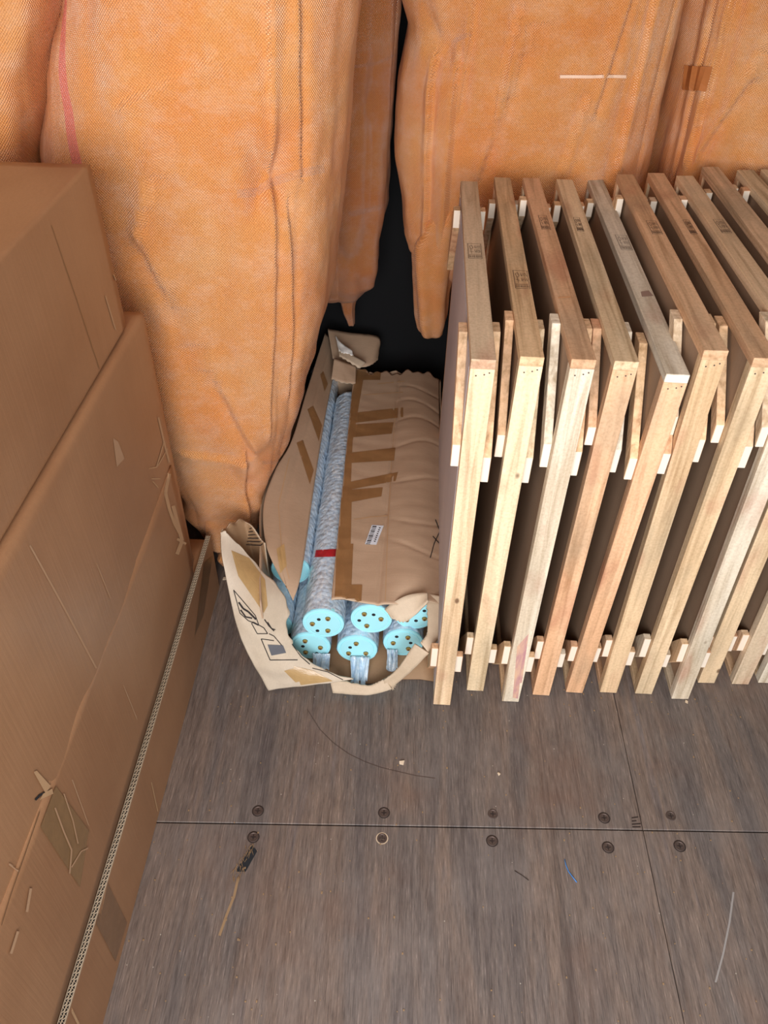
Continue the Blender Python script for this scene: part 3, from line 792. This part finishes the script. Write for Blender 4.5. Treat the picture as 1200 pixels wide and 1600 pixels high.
# corner gusset behind the high corner
G0 = [aty(346,830,1.535), aty(362,818,1.58), aty(384,814,1.62), aty(414,850,1.56)]
G1 = [aty(366,868,1.52), aty(385,880,1.56), aty(398,880,1.60), aty(420,900,1.56)]
sub(grid_obj('corner_gusset', lambda s, t: Vector(curve(G0, s)).lerp(Vector(curve(G1, s)), t)+Vector((0,0,.004*math.sin(s*26))), 26, 10, M['kraft_in'], None, .004, True, M['tear']), tc)
# folded crumple over the right front corner and torn strips round the right and bottom of the opening
def strip(name, A, B, mat, nu=24, nv=5, th=.005, wob=.003, flr=False):
    a_ = [aty(*p) for p in A]; b_ = [aty(*p) for p in B]
    def f(s, t):
        p = Vector(curve(a_, s)).lerp(Vector(curve(b_, s)), t)
        p += Vector((.3, -1, .5))*wob*noise.noise(Vector((p.x*40, p.y*40, p.z*40)))
        if t > .99: p += Vector((.5, 0, 1))*.0025*math.sin(s*70)
        p.z = max(p.z, .003); return p
    return sub(grid_obj(name, f, nu, nv, mat, None, th, True, M['tear']), tc)
strip('right_corner', [(690,932,1.44),(692,958,1.40),(690,985,1.36),(682,1003,1.33),(668,1018,1.31)],
                      [(662,926,1.45),(667,950,1.41),(668,975,1.37),(667,992,1.34),(657,1004,1.32)], M['tear'])
strip('folded_lip', [(601,952,1.40),(622,936,1.41),(645,928,1.42),(668,926,1.42)],
                    [(612,966,1.375),(630,972,1.375),(648,962,1.38),(668,940,1.39)], M['tear'])
strip('torn_strip', [(670,1020,1.305),(645,1046,1.295),(622,1066,1.288),(604,1079,1.284)],
                    [(648,1006,1.318),(632,1030,1.305),(616,1050,1.297),(599,1063,1.29)], M['tear'])
strip('torn_strip', [(612,1076,1.278),(590,1083,1.274),(566,1086,1.27),(520,1082,1.276)],
                    [(602,1060,1.296),(585,1068,1.29),(570,1070,1.286),(515,1060,1.295)], M['tear'])
# star shaped frayed tear
bm = bmesh.new(); c0 = atz(611,1072,.03)
for k in range(16):
    a = k*.42; d = Vector((math.cos(a), -.25+.2*math.sin(a*3), math.sin(a)))*(.012+.006*math.sin(k*7))
    tube(bm, [c0, c0+d*.6, c0+d], [.0022, .0018, .0006], 5)
sub(bm_obj('frayed_tear', bm, M['tear']), tc)
# torn back end
strip('back_flap', [(512,514,2.66),(545,520,2.68),(590,526,2.70),(592,545,2.68)], [(520,560,2.55),(545,573,2.54),(575,572,2.56),(590,562,2.62)], M['kraft'], 24, 10)
strip('back_flap', [(522,560,2.50),(538,566,2.50),(556,572,2.52)], [(518,592,2.43),(535,598,2.42),(555,600,2.44)], M['kraft'], 16, 8)
strip('peeled_paper', [(528,545,2.56),(545,552,2.54),(572,566,2.53)], [(530,556,2.52),(545,565,2.50),(562,576,2.50)], M['tear'], 16, 4)
strip('film_scrap', [(524,524,2.60),(532,535,2.57),(542,542,2.56),(550,548,2.55)], [(529,548,2.53),(535,552,2.53),(542,553,2.53),(552,556,2.53)], plain('silvery_film', srgb(225,222,215), .2), 16, 5, .002, .008)
bpy.context.view_layer.update()
bvT = bvh_of([top]); bvL = bvh_of([lfl]); bvP = bvh_of([fpn])
on('edge_tape', bvT, tc, [[(558,580),(570,580),(551,690),(535,690)], [(535,690),(551,690),(548,760),(530,760)], [(530,760),(550,760),(548,850),(526,850)], [(526,850),(552,850),(548,940),(523,940)],
   [(557,578),(596,578),(594,594),(556,594)]], M['tape'], off=.0009, res=10)
on('cross_tape', bvT, tc, [[(549,646),(630,637),(630,652),(548,662)]], M['tape'], off=.0013, res=8)
on('cross_tape', bvT, tc, [[(549,664),(615,660),(612,678),(548,684)]], M['tape'], off=.0013, res=8)
on('cross_tape', bvT, tc, [[(546,708),(618,700),(616,720),(545,724)]], M['tape'], off=.0013, res=8)
on('cross_tape', bvT, tc, [[(544,754),(622,738),(620,752),(596,776),(543,784)]][0:0] + [[(544,754),(622,738),(618,752),(544,766)], [(544,766),(598,762),(596,776),(543,786)]], M['tape'], off=.0013, res=8)
on('corner_tape', bvT, tc, [[(524,914),(566,914),(564,948),(522,950)]], M['tape'], off=.0014, res=8)
on('crease', bvT, tc, line_quads([(553,812),(580,808),(606,806)], 1.6)+line_quads([(590,600),(632,596)], 1.6)+line_quads([(556,618),(630,613)], 1.4)+line_quads([(618,640),(612,720),(606,830),(602,940)], 1.2), M['scuff'], off=.0008, res=4)
on('pen_mark', bvT, tc, line_quads([(680,812),(687,830),(678,850),(672,872)], 1.4)+line_quads([(676,838),(692,856)], 1.4), M['ink'], off=.0012, res=3)
lb = on('address_label', bvT, tc, [[(581,821),(599,822),(588,852),(570,851)]], M['label'], off=.0020, res=4)
L = []
for k in range(12):
    f = k/11; a = (581+f*-10+.8, 823.5+f*27); L += line_quads([a, (a[0]+6.5, a[1]+.4)], .9 if k % 3 else 1.7)
for k in range(8):
    f = k/8; a = (592-f*9, 825+f*24); L += line_quads([a, (a[0]+2.4, a[1]+1.2)], .9)+line_quads([(a[0]+2.4, a[1]), (a[0]+.6, a[1]+1.8)], .7)
sub_l = on('label_print', bvT, tc, L, M['ink'], off=.0026, res=1)
on('tape_strip', bvL, tc, [[(480,640),(489,634),(503,665),(498,690)], [(463,692),(473,688),(490,735),(484,757)], [(500,585),(505,580),(512,600),(507,612)]], M['tape'], off=.001, res=4)
on('stain', bvL, tc, [[(432,858),(444,850),(448,884),(438,896)]], M['tape_y'], off=.001, res=4)
on('crease', bvL, tc, line_quads([(452,715),(435,790),(440,860),(452,905)], 1.5), M['scuff'], off=.0006, res=5)
# tape and print of the front panel
on('tape_strip', bvP, tc, [[(361,860),(389,872),(414,906),(418,946)], [(361,860),(418,946),(412,958),(372,900)]], M['tape_y'], off=.001, res=6)
on('tape_strip', bvP, tc, [[(444,1048),(466,1042),(500,1056),(462,1066)], [(458,1040),(490,1048),(520,1064),(470,1070)]], M['tape_y'], off=.001, res=6)
L = line_quads([(365,922),(399,962),(404,976),(388,970),(375,958),(365,922)], 1.3)
L += line_quads([(373,941),(380,951),(388,956),(400,968)], 2.8)+line_quads([(376,953),(384,964),(394,966)], 2.2)+line_quads([(394,972),(404,977)], 2)
L += line_quads([(393,974),(396,972),(412,981),(418,990),(402,990),(393,974)], 1.3)
L += line_quads([(408,998),(422,1031),(465,1031)], 1.4)+line_quads([(408,998),(428,1001)], 1.2)
L += line_quads([(413,968),(420,978),(428,986)], 1.8)+line_quads([(418,972),(424,982),(430,984)], 1.4)+line_quads([(420,990),(428,994),(440,1008)], 1.3)
L += line_quads([(456,1006),(470,1026),(484,1038)], 1.4)+line_quads([(488,1044),(512,1050),(536,1062)], 1.1)
on('handling_print', bvP, tc, L, M['ink'], off=.0012, res=3)
on('handling_symbol', bvP, tc, [[(418,1007),(442,1008),(447,1020),(424,1024)]], M['greyink'], off=.0012, res=5)
# ink strokes inside the gusset
bvG = bvh_of([c for c in tc.children if c.name.startswith('corner_gusset')])
L = []
for k in range(6): L += line_quads([(386-k*1.2+4, 826+k*5), (398+k*2, 824+k*5.6), (406+k*1.2, 828+k*4)], 1.3)
on('ink_strokes', bvG, tc, L, M['ink'], off=.0012, res=2)

# ---------------- tubes
TL = 1.05; TR = .0555; CS = 1.06
def cap_mesh_parts(parent, rot, y0=0):
    o = None
    bm = bmesh.new(); seg = 64
    prof = [(0,-.0), (.040,0), (.0440,.0005), (.0450,.003), (.0470,.003), (.0478,.001), (.0520,.001), (.0530,.003), (.0530,.012), (.0475,.013)]
    rings = []
    for r_, y_ in [(a_*CS, b_) for a_, b_ in prof[1:]]:
        rings.append([bm.verts.new((r_*math.cos(2*math.pi*k/seg), y0+y_, r_*math.sin(2*math.pi*k/seg))) for k in range(seg)])
    bm.faces.new(rings[0])
    for A, B in zip(rings, rings[1:]):
        for k in range(seg): bm.faces.new((A[k], A[(k+1)%seg], B[(k+1)%seg], B[k]))
    cap = bm_obj('end_cap', bm, M['cap'], parent); 
    for k, (ang, rad) in enumerate(((rot, .027), (rot+120, .029), (rot+235, .028))):
        a = math.radians(ang); c = Vector((rad*math.cos(a), y0, rad*math.sin(a)))
        bm = bmesh.new(); cyl(bm, c+Vector((0,.002,0)), c+Vector((0,-.0045,0)), .0068, .0060, 16); 
        cyl(bm, c+Vector((0,-.0045,0)), c+Vector((0,-.0062,0)), .0044, .0036, 12)
        s = bm_obj('screw', bm, M['brass'], cap, False)
        bm = bmesh.new(); cyl(bm, c+Vector((0,-.0061,0)), c+Vector((0,-.0068,0)), .0024, .0020, 8)
        cyl(bm, c+Vector((0,.0012,0)), c+Vector((0,-.0008,0)), .0072, .0072, 18)
        bm_obj('screw_recess', bm, M['steel_d'], cap)
    for ang, rad in ((rot+62, .021), (rot+180, .033)):
        a = math.radians(ang); c = Vector((rad*math.cos(a), y0, rad*math.sin(a)))
        bm = bmesh.new(); cyl(bm, c+Vector((0,.002,0)), c+Vector((0,-.0006,0)), .0052, .0052, 12); bm_obj('hole', bm, M['hole'], cap)
    return cap
def wrap_mesh(seed):
    bm = bmesh.new(); nu, nv = 48, 150; rows = []
    for j in range(nv+1):
        y = .004+(TL-.004)*j/nv; row = []
        for i in range(nu):
            a = 2*math.pi*i/nu
            rr = TR + .0020 + .0022*noise.noise(Vector((math.cos(a)*3, math.sin(a)*3, y*12+seed))) + .0014*noise.noise(Vector((math.cos(a)*9, math.sin(a)*9, y*45+seed)))
            rr -= .0016*(1 if (a*.16+y*2.3+seed) % .45 < .03 else 0)
            row.append(bm.verts.new((rr*math.cos(a), y, rr*math.sin(a))))
        rows.append(row)
    for A, B in zip(rows, rows[1:]):
        for i in range(nu): bm.faces.new((A[i], A[(i+1)%nu], B[(i+1)%nu], B[i]))
    bm.faces.new(rows[-1][::-1])
    me = bpy.data.meshes.new('bubble_wrap'); bmesh.ops.recalc_face_normals(bm, faces=bm.faces); bm.to_mesh(me); bm.free()
    me.materials.append(M['bubble'])
    for p in me.polygons: p.use_smooth = True
    return me
tproto = empty('capped_tube', (0,0,0))
bm = bmesh.new(); cyl(bm, Vector((0,.006,0)), Vector((0,TL-.003,0)), TR-.003, seg=40, cap=False)
bm_obj('tube_body', bm, plain('tube_white', srgb(226,232,232), .35), tproto, True)
link('bubble_wrap', wrap_mesh(1.0), None, tproto)
pcap = cap_mesh_parts(tproto, 20)
ZB, ZT = .0640, .172
def dup(root):
    r = root.copy(); COL.objects.link(r)
    for ch in list(root.children):
        c = ch.copy(); COL.objects.link(c); c.parent = r
        for g_ in ch.children:
            d = g_.copy(); COL.objects.link(d); d.parent = c
    return r
TU = [ # px of cap centre, z, cap roll, label
 ((505,975), ZT, 40, 'upper capped tube at the left with red tape on its wrap, round pale blue cap'),
 ((580,968), ZT-.002, -10, 'upper middle capped tube, only its cap rim and one screw showing under the flap edge'),
 ((648,962), ZT-.004, 200, 'upper right capped tube half covered by the folded carton lip'),
 ((485,1010), ZB, 100, 'shaded lower left capped tube behind the printed carton panel'),
 ((558,1015), ZB, 75, 'lower middle capped tube, frontmost with frayed wrap hanging below'),
 ((630,1005), ZB, 285, 'lower right capped tube with a shadow across its cap corner'),
 (None, ZT-.006, 0, 'upper wrapped tube at the far left, pushed back and mostly under the left flap'),
 (None, ZB-.004, 0, 'lowest wrapped tube at the far left seen in the dark opening beside the printed panel')]
xs_prev = None
tubes = []
for i, (px, z, rot, lab) in enumerate(TU):
    r = tproto if i == 0 else dup(tproto)
    if px: p = atz(px[0], px[1], z)
    elif i == 6: p = Vector((tubes[0].location.x-.114, tubes[0].location.y+.20, z))
    else: p = Vector((tubes[3].location.x-.115, tubes[3].location.y+.07, z))
    r.location = p; tag(r, lab, 'tube', 'capped tubes in bubble wrap')
    for c in r.children:
        if c.name.startswith('end_cap'): c.rotation_euler = (0, -math.radians(rot), 0)
        if c.name.startswith('bubble_wrap') : c.rotation_euler = (0, i*.9, 0)
    tubes.append(r)
print('TUBES', [tuple(round(v,3) for v in t.location) for t in tubes])
bpy.context.view_layer.update()
wr = [c for c in tubes[0].children if c.name.startswith('bubble_wrap')]
bvW = bvh_of(wr)
on('red_tape', bvW, tubes[0], [[(494,860),(527,858),(526,870),(492,871)]], M['redtape'], off=.0012, res=8)
# frayed wrap hanging below the lower caps
def frill(parent, dx, w_, L, seed):
    c = parent.location
    def f(s_, t):
        x = c.x+dx+(s_-.5)*w_*(1-.25*t)+.006*math.sin(s_*31+seed)*t
        y = c.y-.004-t*L*(1+.22*math.sin(s_*17+seed))
        z = .030*(1-t)+.010+.010*math.sin(s_*13+seed*2)*math.sin(t*3)+.004*noise.noise(Vector((s_*9, t*5, seed)))
        return Vector((x, y, max(z, .007)))
    o = grid_obj('frayed_wrap', f, 40, 14, M['bubble'], None, .0008); sub(o, parent); return o
frill(tubes[4], .008, .055, .075, 1); frill(tubes[5], -.03, .030, .045, 2); frill(tubes[3], .03, .05, .03, 3)

# ================================================================== FLOOR DETAILS
bvF = bvh_of([floor])
SP = [(403,1267,0),(600,1270,0),(770,1272,1),(944,1278,0),(1048,1275,1),(396,1308,0),(597,1310,2),(769,1314,0),(950,1324,0),(1062,1322,0)]
SL = ['rusty floor screw above the long joint, leftmost of that row', 'rusty floor screw above the long joint, under the torn carton', 'worn floor screw above the long joint, right of the middle of the photo',
 'floor screw above the long joint, left of the small notch', 'faint floor screw above the long joint, nearest the right edge', 'floor screw at the head of the splintered gouge below the long joint',
 'floor screw below the long joint with chipped pale rim', 'dark floor screw below the long joint, right of the middle of the photo', 'darkest floor screw below the long joint, right of the blue thread', 'floor screw below the long joint, nearest the right edge']
for (u, v, k), lab in zip(SP, SL):
    c = hit(bvF, u, v, 0)
    r = empty('floor_screw', c); tag(r, lab, 'screw', 'floor screws')
    bm = bmesh.new(); seg = 20; pr = [(.0122,.0002),(.0115,.0016),(.0095,.0018),(.0085,.0010),(.0035,.0010),(.0030,.0002)]
    rings = [[bm.verts.new((q*math.cos(2*math.pi*i/seg), q*math.sin(2*math.pi*i/seg), h_)) for i in range(seg)] for q, h_ in pr]
    for A, B in zip(rings, rings[1:]):
        for i in range(seg): bm.faces.new((A[i], A[(i+1)%seg], B[(i+1)%seg], B[i]))
    bm.faces.new(rings[-1])
    bm_obj('head', bm, M['steel'] if k != 1 else M['steel'], r, False)
    bm = bmesh.new()
    bm_box(bm, (-.0065,-.0012,.0008), (.0065,.0012,.0013)); bm_box(bm, (-.0012,-.0065,.0008), (.0012,.0065,.00135)); bm_obj('cross_slot', bm, M['steel_d'], r)
    if k != 1:
        bm = bmesh.new(); o_ = [bm.verts.new((.0145*math.cos(2*math.pi*i/24), .0145*math.sin(2*math.pi*i/24), .0003)) for i in range(24)]; bm.faces.new(o_)
        bm_obj('rim', bm, M['tear'] if k == 2 else M['steel_d'], r)
# splintered gouge
bm = bmesh.new(); rr = random.Random(3)
for k in range(46):
    f = rr.random(); u = 392-26*f+rr.uniform(-7,7); v = 1318+55*f; p = hit(bvF, u, v, .001)
    a = rr.uniform(-.5,.5); L_ = rr.uniform(.006,.018)
    tube(bm, [p, p+Vector((math.sin(a)*L_, -math.cos(a)*L_, rr.uniform(0,.004)))], [.0009,.0003], 4)
o = bm_obj('wood_splinters', bm, M['splinter']); tag(o, 'splintered gouge torn in the plywood below the leftmost screws', 'splinters', None, 'stuff')
on('gouge', bvF, o, [[(394,1320),(402,1330),(384,1362),(368,1362)]], M['hole'], off=.0004, res=4)
on('gouge_trail', bvF, o, line_quads([(372,1372),(366,1400),(354,1430),(343,1462)], 4), M['splinter'], off=.0004, res=3)
o = on('plywood_notch', bvF, None, line_quads([(987,1278),(1001,1276)], 2)+line_quads([(987,1283),(1001,1282)], 2)+line_quads([(987,1288),(1001,1287)], 2)+line_quads([(988,1292),(1001,1292)], 2), M['steel_d'], off=.0004, res=2)
tag(o, 'small dark notch marks at the joint corner of the plywood floor', 'marks', None, None)
o = on('chalk_scratch', bvF, None, line_quads([(1146,1394),(1140,1440),(1130,1490),(1118,1535)], 3), M['dust_w'], off=.0004, res=3)
tag(o, 'long pale scratch on the floor at the lower right', 'scratch')
o = on('floor_scratch', bvF, None, line_quads([(480,1108),(500,1140),(520,1160),(545,1178),(570,1190),(595,1199),(620,1205),(650,1212),(680,1216)], 1.0), M['steel'], off=.0004, res=3)
tag(o, 'thin curved dark scratch on the floor below the torn carton', 'scratch')
bm = bmesh.new(); P = [hit(bvF, u, v, .0015) for u, v in ((882,1343),(884,1352),(888,1362),(894,1370),(901,1379))]; tube(bm, P, .0010, 6)
o = bm_obj('blue_thread', bm, M['blue'], None, True); tag(o, 'short bright blue plastic thread lying on the plywood floor', 'thread')
bm = bmesh.new(); P = [hit(bvF, u, v, .0015) for u, v in ((804,1361),(815,1368),(826,1376))]; tube(bm, P, .0007, 6)
o = bm_obj('wood_sliver', bm, M['steel_d'], None, True); tag(o, 'thin dark wood sliver left of the blue thread', 'sliver')
CH = [((628,1192),'white paper crumb below the torn carton, left of the middle'), ((780,1210),'pale wood chip on the floor under the second frame'), ((1072,1098),'wood chip beside the foot of the eighth frame'),
      ((352,905),'white crumb between the left bale corner and the cardboard tray')]
for (u, v), lab in CH:
    c = hit(bvF, u, v, .003); bm = bmesh.new(); s = .007
    vs = [Vector((rr.uniform(-s,s), rr.uniform(-s,s), rr.uniform(-.002,.003))) for _ in range(8)]
    for q in vs: bm.verts.new(q)
    bmesh.ops.convex_hull(bm, input=bm.verts[:]); o = bm_obj('pale_chip', bm, M['tear']); o.location = c; tag(o, lab, 'chip', 'floor debris')
# fine crumbs
bm = bmesh.new()
for k in range(240):
    u, v = rr.uniform(180,1195), rr.uniform(1085,1600) if rr.random() < .75 else rr.uniform(1060,1120)
    p = hit(bvF, u, v, .0006)
    if p is None: continue
    s = rr.uniform(.0006,.0018); bm_box(bm, (p.x-s, p.y-s*rr.uniform(.4,2), p.z-.0006), (p.x+s, p.y+s, p.z+s*.6))
o = bm_obj('fine_sawdust', bm, M['splinter']); tag(o, 'fine sawdust crumbs scattered over the plywood floor', 'sawdust', None, 'stuff')
